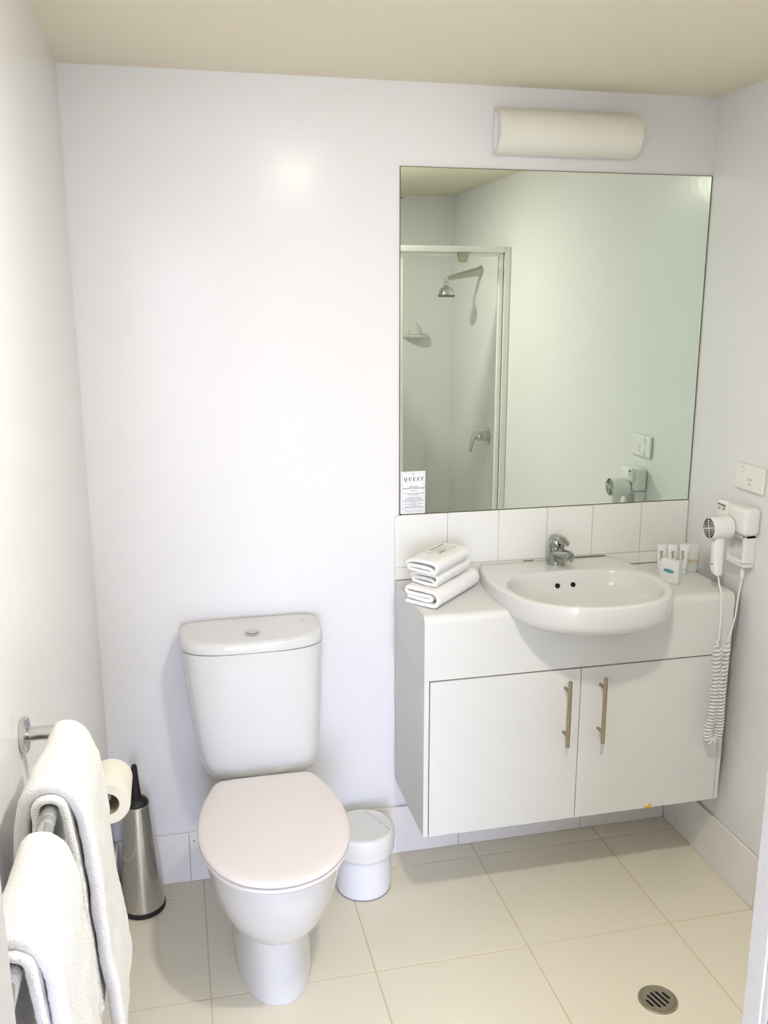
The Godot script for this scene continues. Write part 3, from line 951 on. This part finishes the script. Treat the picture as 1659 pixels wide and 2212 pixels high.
func bin() -> void:
	var t := thing("waste_bin", "small round white plastic pedal bin standing beside the toilet", "bin")
	t.position = Vector3(-1.023, 0, 0.139)
	var f := Geo.new()
	f.lathe([[0.0, 0.0005], [0.0745, 0.0005], [0.076, 0.002], [0.076, 0.005], [0.0, 0.005]], 56)
	put("foot_ring", f, M.pale_ink, t)
	var g := Geo.new()
	g.lathe([[0.0, 0.005], [0.0755, 0.005], [0.0770, 0.009], [0.0770, 0.02], [0.0785, 0.115], [0.080, 0.130], [0.0, 0.130]], 56)
	put("bucket", g, M.bin_plastic, t)
	var l := Geo.new()
	l.lathe([[0.0, 0.118], [0.0815, 0.118], [0.0850, 0.122], [0.0870, 0.129], [0.0890, 0.162], [0.0885, 0.178], [0.0850, 0.188], [0.0800, 0.1908], [0.0775, 0.1908], [0.0760, 0.1895], [0.0, 0.1890]], 64)
	put("lid", l, M.bin_lid_plastic, t)
	var p := PackedVector2Array()
	for k in 49:
		var a := deg_to_rad(-24 + 52.0) + deg_to_rad(360.0 - 104.0) * k / 48.0
		p.append(Vector2(cos(a), sin(a)) * 0.0752)
	var h := Geo.new()
	h.prism(p, 0.0016, Transform3D(Basis(Vector3(1, 0, 0), Vector3(0, 0, 1), Vector3(0, -1, 0)), Vector3(0, 0.1906, 0)))
	put("flap", h, M.bin_lid_plastic, t)
	var s := Geo.new()
	var a0 := Vector3(cos(deg_to_rad(28)), 0, sin(deg_to_rad(28))) * 0.0752
	var a1 := Vector3(cos(deg_to_rad(-76)), 0, sin(deg_to_rad(-76))) * 0.0752
	s.tube(PackedVector3Array([a0 + Vector3(0.0009, 0.1898, 0), a1 + Vector3(0.0009, 0.1898, 0)]), 0.0009, 8)
	put("flap_slit", s, M.pale_ink, t)


func brush() -> void:
	var t := thing("toilet_brush", "conical stainless steel toilet brush holder with black top on the floor left of the toilet", "toilet brush")
	t.position = Vector3(-1.631, 0, 0.094)
	var f := Geo.new()
	f.lathe([[0.0, 0.0005], [0.0585, 0.0005], [0.0600, 0.003], [0.0600, 0.014], [0.0580, 0.016], [0.0, 0.016]], 56)
	put("base_ring", f, M.black_rubber, t)
	var g := Geo.new()
	g.lathe([[0.0, 0.0160], [0.0582, 0.0162], [0.0580, 0.020], [0.0335, 0.312], [0.0315, 0.314], [0.0, 0.314]], 64)
	put("holder", g, M.steel, t)
	var c := Geo.new()
	c.lathe([[0.0, 0.3145], [0.0320, 0.3145], [0.0318, 0.318], [0.0275, 0.325], [0.0165, 0.333], [0.0, 0.336]], 40)
	put("cap", c, M.black_rubber, t)
	var h := Geo.new()
	h.lathe([[0.0, 0.334], [0.0150, 0.332], [0.0125, 0.350], [0.0095, 0.385], [0.0080, 0.418], [0.0060, 0.426], [0.0, 0.427]], 24)
	put("handle", h, M.black_rubber, t)


func paper_holder() -> void:
	var c := Vector3(-1.636, 0.727, 0.0)
	var t := thing("paper_holder", "chrome toilet paper holder fixed to the left wall", "paper holder")
	var g := Geo.new()
	g.lathe([[0.0, 0.0004], [0.022, 0.0004], [0.022, 0.006], [0.020, 0.008], [0.0, 0.008]], 28, Transform3D(Basis(Vector3(0, -1, 0), Vector3(1, 0, 0), Vector3(0, 0, 1)), Vector3(LEFT, c.y, 0.668)))
	put("wall_plate", g, M.chrome, t)
	var r := Geo.new()
	r.tube(PackedVector3Array([Vector3(LEFT + 0.006, c.y, 0.668), Vector3(-1.650, c.y, 0.668), Vector3(-1.640, c.y, 0.672), Vector3(-1.636, c.y, 0.682), Vector3(-1.636, c.y, 0.70), Vector3(-1.636, c.y, 0.785), Vector3(-1.636, c.y + 0.004, 0.796)]), 0.0075, 16)
	put("bar", r, M.chrome, t)
	var o := thing("toilet_roll", "white toilet paper roll on the holder beside the towels", "toilet roll")
	var z0 := 0.690
	var z1 := 0.792
	var q := Geo.new()
	var rings := []
	for k in [[0.0212, z0], [0.0395, z0], [0.0408, z0 + 0.002], [0.0410, z1 - 0.002], [0.0396, z1], [0.0212, z1], [0.0212, z0]]:
		var ring := PackedVector3Array()
		for i in 56: ring.append(Vector3(c.x + cos(TAU * i / 56) * k[0], c.y - 0.0125 + sin(TAU * i / 56) * k[0], k[1]))
		rings.append(ring)
	q.loft(rings, false, false)
	put("paper", q, M.tissue, o)
	var k2 := Geo.new()
	rings = []
	for k in [[0.0200, z0 + 0.001], [0.0211, z0 + 0.001], [0.0211, z1 - 0.001], [0.0200, z1 - 0.001], [0.0200, z0 + 0.001]]:
		var ring := PackedVector3Array()
		for i in 40: ring.append(Vector3(c.x + cos(TAU * i / 40) * k[0], c.y - 0.0125 + sin(TAU * i / 40) * k[0], k[1]))
		rings.append(ring)
	k2.loft(rings, false, false)
	put("core", k2, M.cardboard, o)


# a thick soft band: PATH in the plane (U, V) through O, THICK, from W0 to W1 along W; ends and edges rounded
func ribbon(g: Geo, path: PackedVector2Array, thick: float, w0: float, w1: float, o: Vector3, u: Vector3, v: Vector3, w: Vector3, nz: FastNoiseLite, amp: float, kw := 24, pile := 0.0) -> void:
	var n := path.size()
	var h := thick / 2
	var prof := []   # (w, side) round the edge of the band
	for i in kw + 1: prof.append(Vector2(lerpf(w0 + h, w1 - h, float(i) / kw), 1.0))
	for i in range(1, 6): prof.append(Vector2(w1 - h + sin(PI * i / 6.0) * h, cos(PI * i / 6.0)))
	for i in kw + 1: prof.append(Vector2(lerpf(w1 - h, w0 + h, float(i) / kw), -1.0))
	for i in range(1, 6): prof.append(Vector2(w0 + h - sin(PI * i / 6.0) * h, -cos(PI * i / 6.0)))
	var rings := []
	for k in range(-3, n + 3):
		var i := clampi(k, 0, n - 1)
		var d := (path[mini(i + 1, n - 1)] - path[maxi(i - 1, 0)]).normalized()
		var nn := Vector2(-d.y, d.x)
		var e := 1.0
		var p := path[i]
		if k < 0 or k >= n:
			var a := (-k if k < 0 else k - n + 1) * PI / 6.5
			e = cos(a)
			p += d * sin(a) * h * (-1.0 if k < 0 else 1.0)
		var ring := PackedVector3Array()
		for q in prof:
			var base: Vector3 = o + u * p.x + v * p.y + w * q.x
			var off: Vector3 = (u * nn.x + v * nn.y)
			var wob := nz.get_noise_3dv(base * 100.0 + off * q.y * 0.4) * amp + nz.get_noise_3dv(base * 30.0) * amp * 1.2 + nz.get_noise_3dv(base * 900.0 + off * 3.0) * amp * pile
			ring.append(base + off * (q.y * h * e + wob) + w * nz.get_noise_3dv(base * 60.0 + Vector3(9, 0, 0)) * amp * 0.7)
		rings.append(ring)
	g.loft(rings)


func _path(parts: Array, step := 0.012) -> PackedVector2Array:
	# Vector2 entries are corners of straight runs; [centre, radius, from, to] entries are arcs in degrees
	var r := PackedVector2Array()
	for p in parts:
		if p is Vector2:
			if r.size():
				var l: float = (p - r[-1]).length()
				var k := maxi(1, int(l / step))
				for i in range(1, k + 1): r.append(r[-1].lerp(p, 1.0 / (k - i + 1)))
			else: r.append(p)
		else:
			for i in 11:
				var a := deg_to_rad(lerpf(p[2], p[3], i / 10.0))
				var q: Vector2 = p[0] + Vector2(cos(a), sin(a)) * p[1]
				if r.is_empty() or r[-1].distance_to(q) > 0.0004: r.append(q)
	return r


func noise(freq: float, s: int) -> FastNoiseLite:
	var n := FastNoiseLite.new()
	n.seed = s
	n.noise_type = FastNoiseLite.TYPE_SIMPLEX_SMOOTH
	n.frequency = freq
	n.fractal_octaves = 2
	return n


func towel_rail() -> void:
	var bx := -1.642
	var by := 1.048
	var t := thing("towel_rail", "chrome towel rail on round wall flanges on the left wall", "towel rail")
	for z in [1.172, 1.700]:
		var f := Geo.new()
		f.lathe([[0.0, 0.0004], [0.0235, 0.0004], [0.0245, 0.002], [0.0245, 0.007], [0.0225, 0.009], [0.0, 0.009]], 36, Transform3D(Basis(Vector3(0, -1, 0), Vector3(1, 0, 0), Vector3(0, 0, 1)), Vector3(LEFT, by, z)))
		put("flange", f, M.chrome, t)
		var p := Geo.new()
		p.tube(PackedVector3Array([Vector3(LEFT + 0.005, by, z), Vector3(bx + 0.006, by, z)]), 0.0098, 24)
		put("post", p, M.chrome, t)
	var b := Geo.new()
	b.tube(PackedVector3Array([Vector3(bx, by, 1.163), Vector3(bx, by, 1.709)]), 0.0092, 24)
	put("bar", b, M.chrome, t)
	var spans := [[1.205, 1.380, 3], [1.478, 1.645, 8]]
	var names := ["thick folded white bath towel on the rail, nearer the toilet", "thick folded white bath towel on the rail, nearest the camera"]
	for k in 2:
		var s = spans[k]
		var nz := noise(0.12, s[2])
		var o := thing("bath_towel", names[k], "towel", "bath towels on the towel rail")
		var g := Geo.new()
		# outer fold, then the fold that lies against the bar
		ribbon(g, _path([Vector2(-1.684, 0.705), Vector2(-1.681, 0.90), Vector2(-1.677, 1.000), Vector2(-1.670, 1.040), [Vector2(bx, by), 0.0270, 160, 25], Vector2(-1.6090, 1.03), Vector2(-1.6025, 0.95), Vector2(-1.597, 0.85), Vector2(-1.589, 0.79), Vector2(-1.585, 0.728)], 0.006), 0.0168, s[0], s[1], Vector3.ZERO, Vector3.RIGHT, Vector3.UP, Vector3(0, 0, 1), nz, 0.0030, 60, 0.30)
		for i in g.t.size():
			if g.t[i].x < bx: g.t[i].x = bx + (g.t[i].x - bx) * lerpf(0.55, 1.0, clampf((g.t[i].z - s[0]) / 0.17, 0, 1))
		put("outer_layer", g, M.terry, o, 70.0)
		var h := Geo.new()
		ribbon(h, _path([Vector2(-1.6590, 0.735), Vector2(-1.6575, 0.95), Vector2(-1.6560, 1.040), [Vector2(bx, by + 0.0005), 0.0154, 180, 0], Vector2(-1.6215, 1.0), Vector2(-1.6170, 0.95), Vector2(-1.6110, 0.85), Vector2(-1.605, 0.775)], 0.006), 0.0100, s[0] + 0.004, s[1] + 0.007, Vector3.ZERO, Vector3.RIGHT, Vector3.UP, Vector3(0, 0, 1), nz, 0.0012, 60, 0.9)
		put("inner_layer", h, M.terry, o, 70.0)


func folded_towels() -> void:
	var a := Vector3(-0.924, 0, 0.196)
	var u := Vector3(0.066, 0, 0.087).normalized()
	var w := Vector3(0.177, 0, -0.186).normalized()
	var ys := [0.8582, 0.9100, 0.9462]
	var labels := ["folded white hand towel at the bottom of the stack on the worktop", "folded white face towel in the middle of the stack on the worktop", "folded white face towel on top of the stack on the worktop"]
	var insets := [[0.0, 0.0, 0.245, 1.0, 1.0], [0.008, 0.020, 0.195, 0.86, 0.72], [0.004, 0.000, 0.185, 0.98, 0.74]]
	for k in 3:
		var s = insets[k]
		var f: float = s[3]
		var v: float = s[4]
		var path: PackedVector2Array
		if k == 0:
			path = _path([Vector2(0.012, 0.0058), Vector2(0.055, 0.0052), Vector2(0.092, 0.0062), [Vector2(0.092, 0.0242), 0.0180, -90, 90], Vector2(0.055, 0.0428), Vector2(0.016, 0.0412), [Vector2(0.014, 0.0350), 0.0062, 90, 270], Vector2(0.045, 0.0280), Vector2(0.082, 0.0298), [Vector2(0.082, 0.0242), 0.0056, 90, -90], Vector2(0.050, 0.0170), Vector2(0.018, 0.0180)])
		else:
			path = _path([Vector2(0.096, 0.0062), Vector2(0.050, 0.0052), Vector2(0.018, 0.0064), [Vector2(0.017, 0.0140), 0.0072, 270, 90], Vector2(0.050, 0.0222), Vector2(0.082, 0.0196), Vector2(0.090, 0.0120), Vector2(0.100, 0.0130), Vector2(0.1025, 0.0220), [Vector2(0.090, 0.0270), 0.0125, 0, 90], Vector2(0.060, 0.0405), Vector2(0.030, 0.0380), Vector2(0.012, 0.0330), Vector2(0.006, 0.0260)])
		var pts := PackedVector2Array()
		for p in path: pts.append(Vector2(p.x * f, p.y * v))
		var g := Geo.new()
		ribbon(g, pts, 0.0112 * (1.0 if k == 0 else 0.86), 0.0, s[2], a + u * s[0] + w * s[1] + Vector3(0, ys[k], 0), u, Vector3.UP, w, noise(0.15, 20 + k), 0.0013, 40, 0.35)
		tag(put("hand_towel", g, M.hand_terry, null, 70.0), labels[k], "towel", "folded towels on the worktop")
	var o := thing("soap_sachet", "flat wrapped sachet with dark print lying on the top folded towel", "sachet")
	var q := Geo.new()
	var cen := Vector3(-0.810, 0.9825, 0.155)
	var bs := Basis(w, Vector3.UP, -u)
	q.box(cen, Vector3(0.095, 0.0045, 0.046), 0.0021, 2, bs)
	put("wrapper", q, M.clear_plastic, o)
	var i := Geo.new()
	var rng := RandomNumberGenerator.new()
	rng.seed = 11
	for n in 16:
		var x := -0.04 + 0.0052 * n
		i.box(cen + bs * Vector3(x, 0.0024, 0.016 + rng.randf_range(-0.001, 0.001)), Vector3(rng.randf_range(0.002, 0.004), 0.0004, 0.0028), 0.0, 1, bs)
		if n < 7: i.box(cen + bs * Vector3(x, 0.0024, -0.017), Vector3(0.0034, 0.0004, 0.003), 0.0, 1, bs)
	put("printed_marks", i, M.ink, o).set_meta("kind", "stuff")


func toiletries() -> void:
	var y := 0.8575
	# boxed soap
	var t := thing("soap_box", "small white boxed soap with a pale blue oval on the worktop", "soap")
	var f := Vector3(0.028, 0, 0.042).normalized()
	var bs := Basis(f, Vector3.UP, f.cross(Vector3.UP))
	t.transform = Transform3D(bs, Vector3(-0.1575, y, 0.197))
	# after this the soap's own x runs along its front and z points to the viewer's left
	put("box", slab(Vector3(-0.0265, 0, -0.011), Vector3(0.0265, 0.064, 0.011), 0.0015), M.white_plastic, t)
	var e := Geo.new()
	e.lathe([[0.0, 0.0], [0.0165, 0.0], [0.0165, 0.0004], [0.0, 0.0004]], 32, Transform3D(Basis(Vector3(1, -0.05, 0), Vector3(0, 0, 1), Vector3(0, 0.36, 0)), Vector3(-0.001, 0.034, 0.011)))
	put("oval_print", e, M.blue_ink, t)
	var d := Geo.new()
	for k in 5: d.box(Vector3(-0.0105 + k * 0.0048, 0.0345 - k * 0.0004, 0.0116), Vector3(0.0034, 0.0026, 0.0003))
	put("printed_marks", d, M.dark_blue_ink, t).set_meta("kind", "stuff")
	put("side_print", slab(Vector3(0.0254, 0.016, -0.003), Vector3(0.0258, 0.044, 0.003)), M.brown_ink, t)
	for z in [0.003, 0.007]:
		put("wrapper_fold", slab(Vector3(-0.0258, z + 0.004, -0.0112), Vector3(0.0258, z + 0.0048, 0.0113)), M.paper, t)
	# tubes
	var spots := [Vector3(-0.140, y, 0.112), Vector3(-0.112, y, 0.122), Vector3(-0.078, y, 0.128)]
	var names := ["white toiletry tube behind the soap, nearest the washbasin", "white toiletry tube behind the soap, between the other two printed tubes", "white toiletry tube behind the soap, nearest the right wall"]
	for k in 3:
		var o := thing("toiletry_tube", names[k], "tube", "toiletry tubes behind the soap")
		o.position = spots[k]
		var g := Geo.new()
		g.lathe([[0.0, 0.0], [0.0100, 0.0], [0.0106, 0.001], [0.0106, 0.014], [0.0100, 0.015], [0.0, 0.015]], 24)
		put("cap", g, M.white_plastic, o)
		var rings := []
		for s in [[0.0155, 0.0100, 0.0100], [0.017, 0.0128, 0.0128], [0.03, 0.0132, 0.0122], [0.055, 0.0142, 0.0088], [0.075, 0.0152, 0.0045], [0.083, 0.0156, 0.0012], [0.092, 0.0156, 0.0010]]:
			var ring := PackedVector3Array()
			for i in 28: ring.append(Vector3(cos(TAU * i / 28) * s[1], s[0], sin(TAU * i / 28) * s[2]))
			rings.append(ring)
		var b := Geo.new()
		b.loft(rings)
		put("tube_body", b, M.white_plastic, o)
		var tilt := Basis(Vector3.UP, PI / 180 * [-20, -26, -30][k])
		lettering("puriti", 0.0140, Transform3D(Basis(Vector3(0, 0, 1), PI / 2), Vector3([-0.003, 0.0, -0.005][k], 0.058, 0.0098)), M.brown_ink, o, "lettering", "Droid Sans", false, 0.0006)
		o.basis = tilt.scaled_local(Vector3(0.86, 0.93, 0.86))
	var p := thing("clear_sachet", "upright clear sachet with a tan printed band beside the tubes", "sachet")
	p.position = Vector3(-0.046, y, 0.115)
	var q := Geo.new()
	var rs := []
	for s in [[0.0, 0.016, 0.010], [0.01, 0.0185, 0.012], [0.05, 0.0185, 0.009], [0.070, 0.0190, 0.003], [0.074, 0.0195, 0.0011], [0.083, 0.0195, 0.0010]]:
		var ring := PackedVector3Array()
		for i in 28: ring.append(Vector3(cos(TAU * i / 28) * s[1], s[0], sin(TAU * i / 28) * s[2]))
		rs.append(ring)
	q.loft(rs)
	put("pouch", q, M.clear_plastic, p)
	var bd := Geo.new()
	rs = []
	for yy in [0.030, 0.036]:
		var ring := PackedVector3Array()
		for i in 28: ring.append(Vector3(cos(TAU * i / 28) * 0.0188, yy, sin(TAU * i / 28) * 0.0112))
		rs.append(ring)
	bd.loft(rs)
	put("printed_band", bd, M.tan_ink, p)
	p.rotation_degrees.y = -28


func socket() -> void:
	var t := thing("power_socket", "white wall socket with two rocker switches above the hair dryer", "socket")
	var g := Geo.new()
	g.box(Vector3(-0.0052, 1.1635, 0.2965), Vector3(0.0095, 0.069, 0.124), 0.0035, 2)
	put("faceplate", g, M.cream_plastic, t)
	for s in [[1.1815, 6.0], [1.1445, -6.0]]:
		var sw := Geo.new()
		sw.box(Vector3(-0.0102, s[0], 0.2700), Vector3(0.004, 0.0155, 0.0095), 0.001, 1, Basis(Vector3(0, 0, 1), deg_to_rad(s[1])))
		put("rocker_switch", sw, M.cream_plastic, t)
	for y in [1.1908, 1.1352]: put("switch_gap", slab(Vector3(-0.0104, y - 0.0006, 0.2658), Vector3(-0.0098, y + 0.0006, 0.2742)), M.pale_marks, t)
	for q in [[1.1600, 0.2960, -28.0], [1.1600, 0.3060, 28.0], [1.1470, 0.3010, 0.0]]:
		var sl := Geo.new()
		sl.box(Vector3(-0.0101, q[0], q[1]), Vector3(0.0006, 0.0070, 0.0021), 0.0, 1, Basis(Vector3(1, 0, 0), deg_to_rad(q[2])))
		put("plug_slot", sl, M.mould, t)


func hair_dryer() -> void:
	# holder on the wall
	var t := thing("dryer_holder", "white wall holder of the hair dryer with a boxy top and a square pocket", "hair dryer holder")
	var g := Geo.new()
	g.box(Vector3(-0.025, 1.056, 0.303), Vector3(0.049, 0.074, 0.106), 0.013, 3)
	put("upper_body", g, M.white_plastic, t, 50.0)
	var h := Geo.new()
	h.box(Vector3(-0.018, 0.9385, 0.300), Vector3(0.035, 0.021, 0.084), 0.006, 2)      # bottom lip
	h.box(Vector3(-0.018, 0.978, 0.3345), Vector3(0.035, 0.090, 0.015), 0.006, 2)      # front side
	h.box(Vector3(-0.018, 0.978, 0.2650), Vector3(0.035, 0.090, 0.014), 0.006, 2)      # far side
	h.box(Vector3(-0.018, 1.014, 0.300), Vector3(0.035, 0.018, 0.084), 0.006, 2)
	h.box(Vector3(-0.003, 0.978, 0.300), Vector3(0.005, 0.09, 0.08))
	put("pocket", h, M.white_plastic, t, 50.0)
	var sc := Geo.new()
	sc.lathe([[0.0, 0.0], [0.0038, 0.0], [0.0038, 0.001], [0.0, 0.0015]], 16, Transform3D(Basis(Vector3(0, 1, 0), Vector3(-1, 0, 0), Vector3(0, 0, 1)), Vector3(-0.0056, 0.968, 0.312)))
	put("screw", sc, M.mould, t)
	var tb := Basis(Vector3(0, 1, 0), deg_to_rad(14))
	var tc := Vector3(-0.054, 1.076, 0.262)
	var lb := Geo.new()
	lb.box(tc, Vector3(0.012, 0.046, 0.037), 0.0058, 3, tb)
	var tab := put("label_tab", lb, M.white_plastic, t, 50.0)
	var mk := Geo.new()
	var rng := RandomNumberGenerator.new()
	rng.seed = 5
	for k in 6: mk.box(tc + tb * Vector3(-0.0061, 0.0125 - k * 0.0006, -0.0125 + k * 0.0046), Vector3(0.0005, rng.randf_range(0.0040, 0.0060), 0.0034), 0.0, 1, tb)
	for r in 2:
		for k in 2: mk.box(tc + tb * Vector3(-0.0061, 0.0035 - r * 0.0045, -0.0085 + k * 0.0155), Vector3(0.0005, 0.0020, 0.0085), 0.0, 1, tb)
	put("printed_marks", mk, M.brown_ink, tab).set_meta("kind", "stuff")
	for s in [[-0.055, 0.930, 0.350]]:
		var nip := Geo.new()
		nip.lathe([[0.0, 0.0], [0.0060, 0.0], [0.0066, 0.004], [0.0050, 0.030], [0.0, 0.030]], 14, Transform3D(Basis.IDENTITY, Vector3(-0.024, 0.899, 0.326)))
		put("cord_sleeve", nip, M.cream_plastic, t)
	# the dryer itself
	var d := thing("hair_dryer", "white hair dryer with a round grille resting in the wall holder", "hair dryer")
	var ax := Basis(Vector3(0, 1, 0), Vector3(-1, 0, 0), Vector3(0, 0, 1))     # local y runs towards the left wall
	var o := Vector3(0, 1.032, 0.292)
	var b := Geo.new()
	b.lathe([[0.0, 0.052], [0.0285, 0.052], [0.0315, 0.055], [0.0318, 0.062], [0.0314, 0.085], [0.0308, 0.106], [0.0300, 0.1118], [0.0290, 0.1132], [0.0282, 0.1118], [0.0280, 0.1095], [0.0, 0.1095]], 48, Transform3D(ax, o))
	var head := put("motor_housing", b, M.white_plastic, d, 40.0)
	var dk := Geo.new()
	dk.lathe([[0.0, 0.1107], [0.0278, 0.1107], [0.0278, 0.1113], [0.0, 0.1113]], 40, Transform3D(ax, o))
	put("air_intake", dk, M.dark_hole, head)
	var gr := Geo.new()
	for r in [0.0040, 0.0098, 0.0156, 0.0214, 0.0272]:
		var path := PackedVector3Array()
		for i in 41: path.append(o + Vector3(-0.1122, sin(TAU * i / 40) * r, cos(TAU * i / 40) * r))
		gr.tube(path, 0.0008, 6)
	for a in [15.0, 105.0]:
		var dd := Vector3(0, sin(deg_to_rad(a)), cos(deg_to_rad(a))) * 0.0276
		gr.tube(PackedVector3Array([o + Vector3(-0.1125, 0, 0) + dd, o + Vector3(-0.1125, 0, 0) - dd]), 0.0010, 6)
	put("grille", gr, M.white_plastic, head)
	var rings := []
	for s in [[1.012, -0.083, 0.294, 0.016, 0.0150], [0.998, -0.085, 0.297, 0.0160, 0.0145], [0.960, -0.089, 0.304, 0.0142, 0.0142], [0.925, -0.092, 0.310, 0.0140, 0.0140], [0.915, -0.0925, 0.3125, 0.0125, 0.0125], [0.909, -0.091, 0.3155, 0.0095, 0.0090], [0.907, -0.091, 0.316, 0.004, 0.004]]:
		var ring := PackedVector3Array()
		for i in 32:
			var c := cos(TAU * i / 32)
			var n := sin(TAU * i / 32)
			ring.append(Vector3(s[1] + signf(c) * pow(absf(c), 0.7) * s[3], s[0], s[2] + signf(n) * pow(absf(n), 0.7) * s[4]))
		rings.append(ring)
	var hn := Geo.new()
	hn.loft(rings)
	var handle := put("handle", hn, M.white_plastic, d, 50.0)
	var dot := Geo.new()
	dot.lathe([[0.0, 0.0], [0.0022, 0.0], [0.0022, 0.001], [0.0, 0.001]], 12, Transform3D(Basis(Vector3(0, 1, 0), Vector3(-1, 0, 0), Vector3(0, 0, 1)), Vector3(-0.1055, 0.938, 0.309)))
	put("screw", dot, M.mould, handle)
	# cord: straight, coiled down, coiled up again, straight to the holder
	var path := PackedVector3Array()
	var top := Vector3(-0.0905, 0.911, 0.3155)
	for q in [top, Vector3(-0.0925, 0.895, 0.326), Vector3(-0.097, 0.86, 0.350), Vector3(-0.100, 0.80, 0.360), Vector3(-0.100, 0.745, 0.361)]: path.append(q)
	var spine := Curve3D.new()
	for q in [Vector3(-0.103, 0.735, 0.356), Vector3(-0.100, 0.66, 0.360), Vector3(-0.099, 0.58, 0.360), Vector3(-0.104, 0.515, 0.360), Vector3(-0.110, 0.480, 0.359), Vector3(-0.104, 0.455, 0.359), Vector3(-0.090, 0.450, 0.359), Vector3(-0.078, 0.466, 0.359), Vector3(-0.076, 0.510, 0.360), Vector3(-0.080, 0.58, 0.360), Vector3(-0.079, 0.66, 0.360), Vector3(-0.074, 0.720, 0.358), Vector3(-0.070, 0.738, 0.356)]:
		spine.add_point(q)
	for i in range(1, spine.point_count - 1):
		var tn := (spine.get_point_position(i + 1) - spine.get_point_position(i - 1)) / 6.0
		spine.set_point_in(i, -tn)
		spine.set_point_out(i, tn)
	spine.bake_interval = 0.002
	var len_ := spine.get_baked_length()
	var turns := 58.0
	var per := 12
	var total := int(turns * per)
	for i in total + 1:
		var s := float(i) / total
		var warp := s + 0.055 * sin(TAU * s) / TAU * 2.2
		var p := spine.sample_baked(clampf(warp, 0, 1) * len_, true)
		var p2 := spine.sample_baked(clampf(warp + 0.004, 0, 1) * len_, true)
		var p1 := spine.sample_baked(clampf(warp - 0.004, 0, 1) * len_, true)
		var tg := (p2 - p1).normalized()
		var n1 := tg.cross(Vector3(0, 0, 1)).normalized()
		var n2 := tg.cross(n1).normalized()
		var rr := 0.0098 * minf(1.0, minf(s, 1.0 - s) * 40.0)
		path.append(p + (n1 * cos(TAU * i / per) + n2 * sin(TAU * i / per)) * rr)
	for q in [Vector3(-0.064, 0.755, 0.356), Vector3(-0.052, 0.80, 0.352), Vector3(-0.036, 0.86, 0.336), Vector3(-0.026, 0.893, 0.328), Vector3(-0.024, 0.902, 0.326)]: path.append(q)
	var cd := Geo.new()
	cd.tube(path, 0.0024, 6)
	put("coiled_cord", cd, M.white_plastic, d, 70.0)


func drain() -> void:
	var t := thing("floor_drain", "round stainless floor drain with five slots in a floor tile", "drain")
	t.position = Vector3(-0.43, 0, 0.726)
	var plate := CSGCylinder3D.new()
	plate.name = "grate"
	plate.radius = 0.0385
	plate.height = 0.0022
	plate.sides = 56
	plate.material = M.drain_steel
	plate.position.y = 0.0012
	var holder := Node3D.new()
	var turn := deg_to_rad(15.0)
	for k in 5:
		var x := (k - 2) * 0.0128
		var l: float = [0.026, 0.047, 0.052, 0.047, 0.026][k]
		var s := CSGBox3D.new()
		s.name = "slot_cut"
		s.operation = CSGShape3D.OPERATION_SUBTRACTION
		s.size = Vector3(0.0084, 0.02, l - 0.0084)
		s.transform = Transform3D(Basis(Vector3.UP, turn), Vector3(x, 0, 0).rotated(Vector3.UP, turn))
		plate.add_child(s, true)
		for e in [-1.0, 1.0]:
			var c := CSGCylinder3D.new()
			c.name = "slot_end_cut"
			c.operation = CSGShape3D.OPERATION_SUBTRACTION
			c.radius = 0.0042
			c.height = 0.02
			c.sides = 16
			c.position = Vector3(x, 0, e * (l - 0.0084) / 2).rotated(Vector3.UP, turn)
			plate.add_child(c, true)
	holder.free()
	t.add_child(plate, true)
	var g := Geo.new()
	var rings := []
	for k in [[0.0388, -0.0005], [0.0388, 0.0018], [0.0395, 0.0026], [0.0448, 0.0026], [0.0460, 0.0014], [0.0460, -0.0008], [0.0388, -0.0008], [0.0388, -0.0005]]:
		var ring := PackedVector3Array()
		for i in 64: ring.append(Vector3(cos(TAU * i / 64) * k[0], k[1], sin(TAU * i / 64) * k[0]))
		rings.append(ring)
	g.loft(rings, false, false)
	put("rim", g, M.drain_steel, t)
	var cup := Geo.new()
	cup.lathe([[0.0, -0.0012], [0.0455, -0.0012], [0.0455, -0.0009], [0.0, -0.0009]], 48)
	put("drain_cup", cup, M.dark_hole, t)
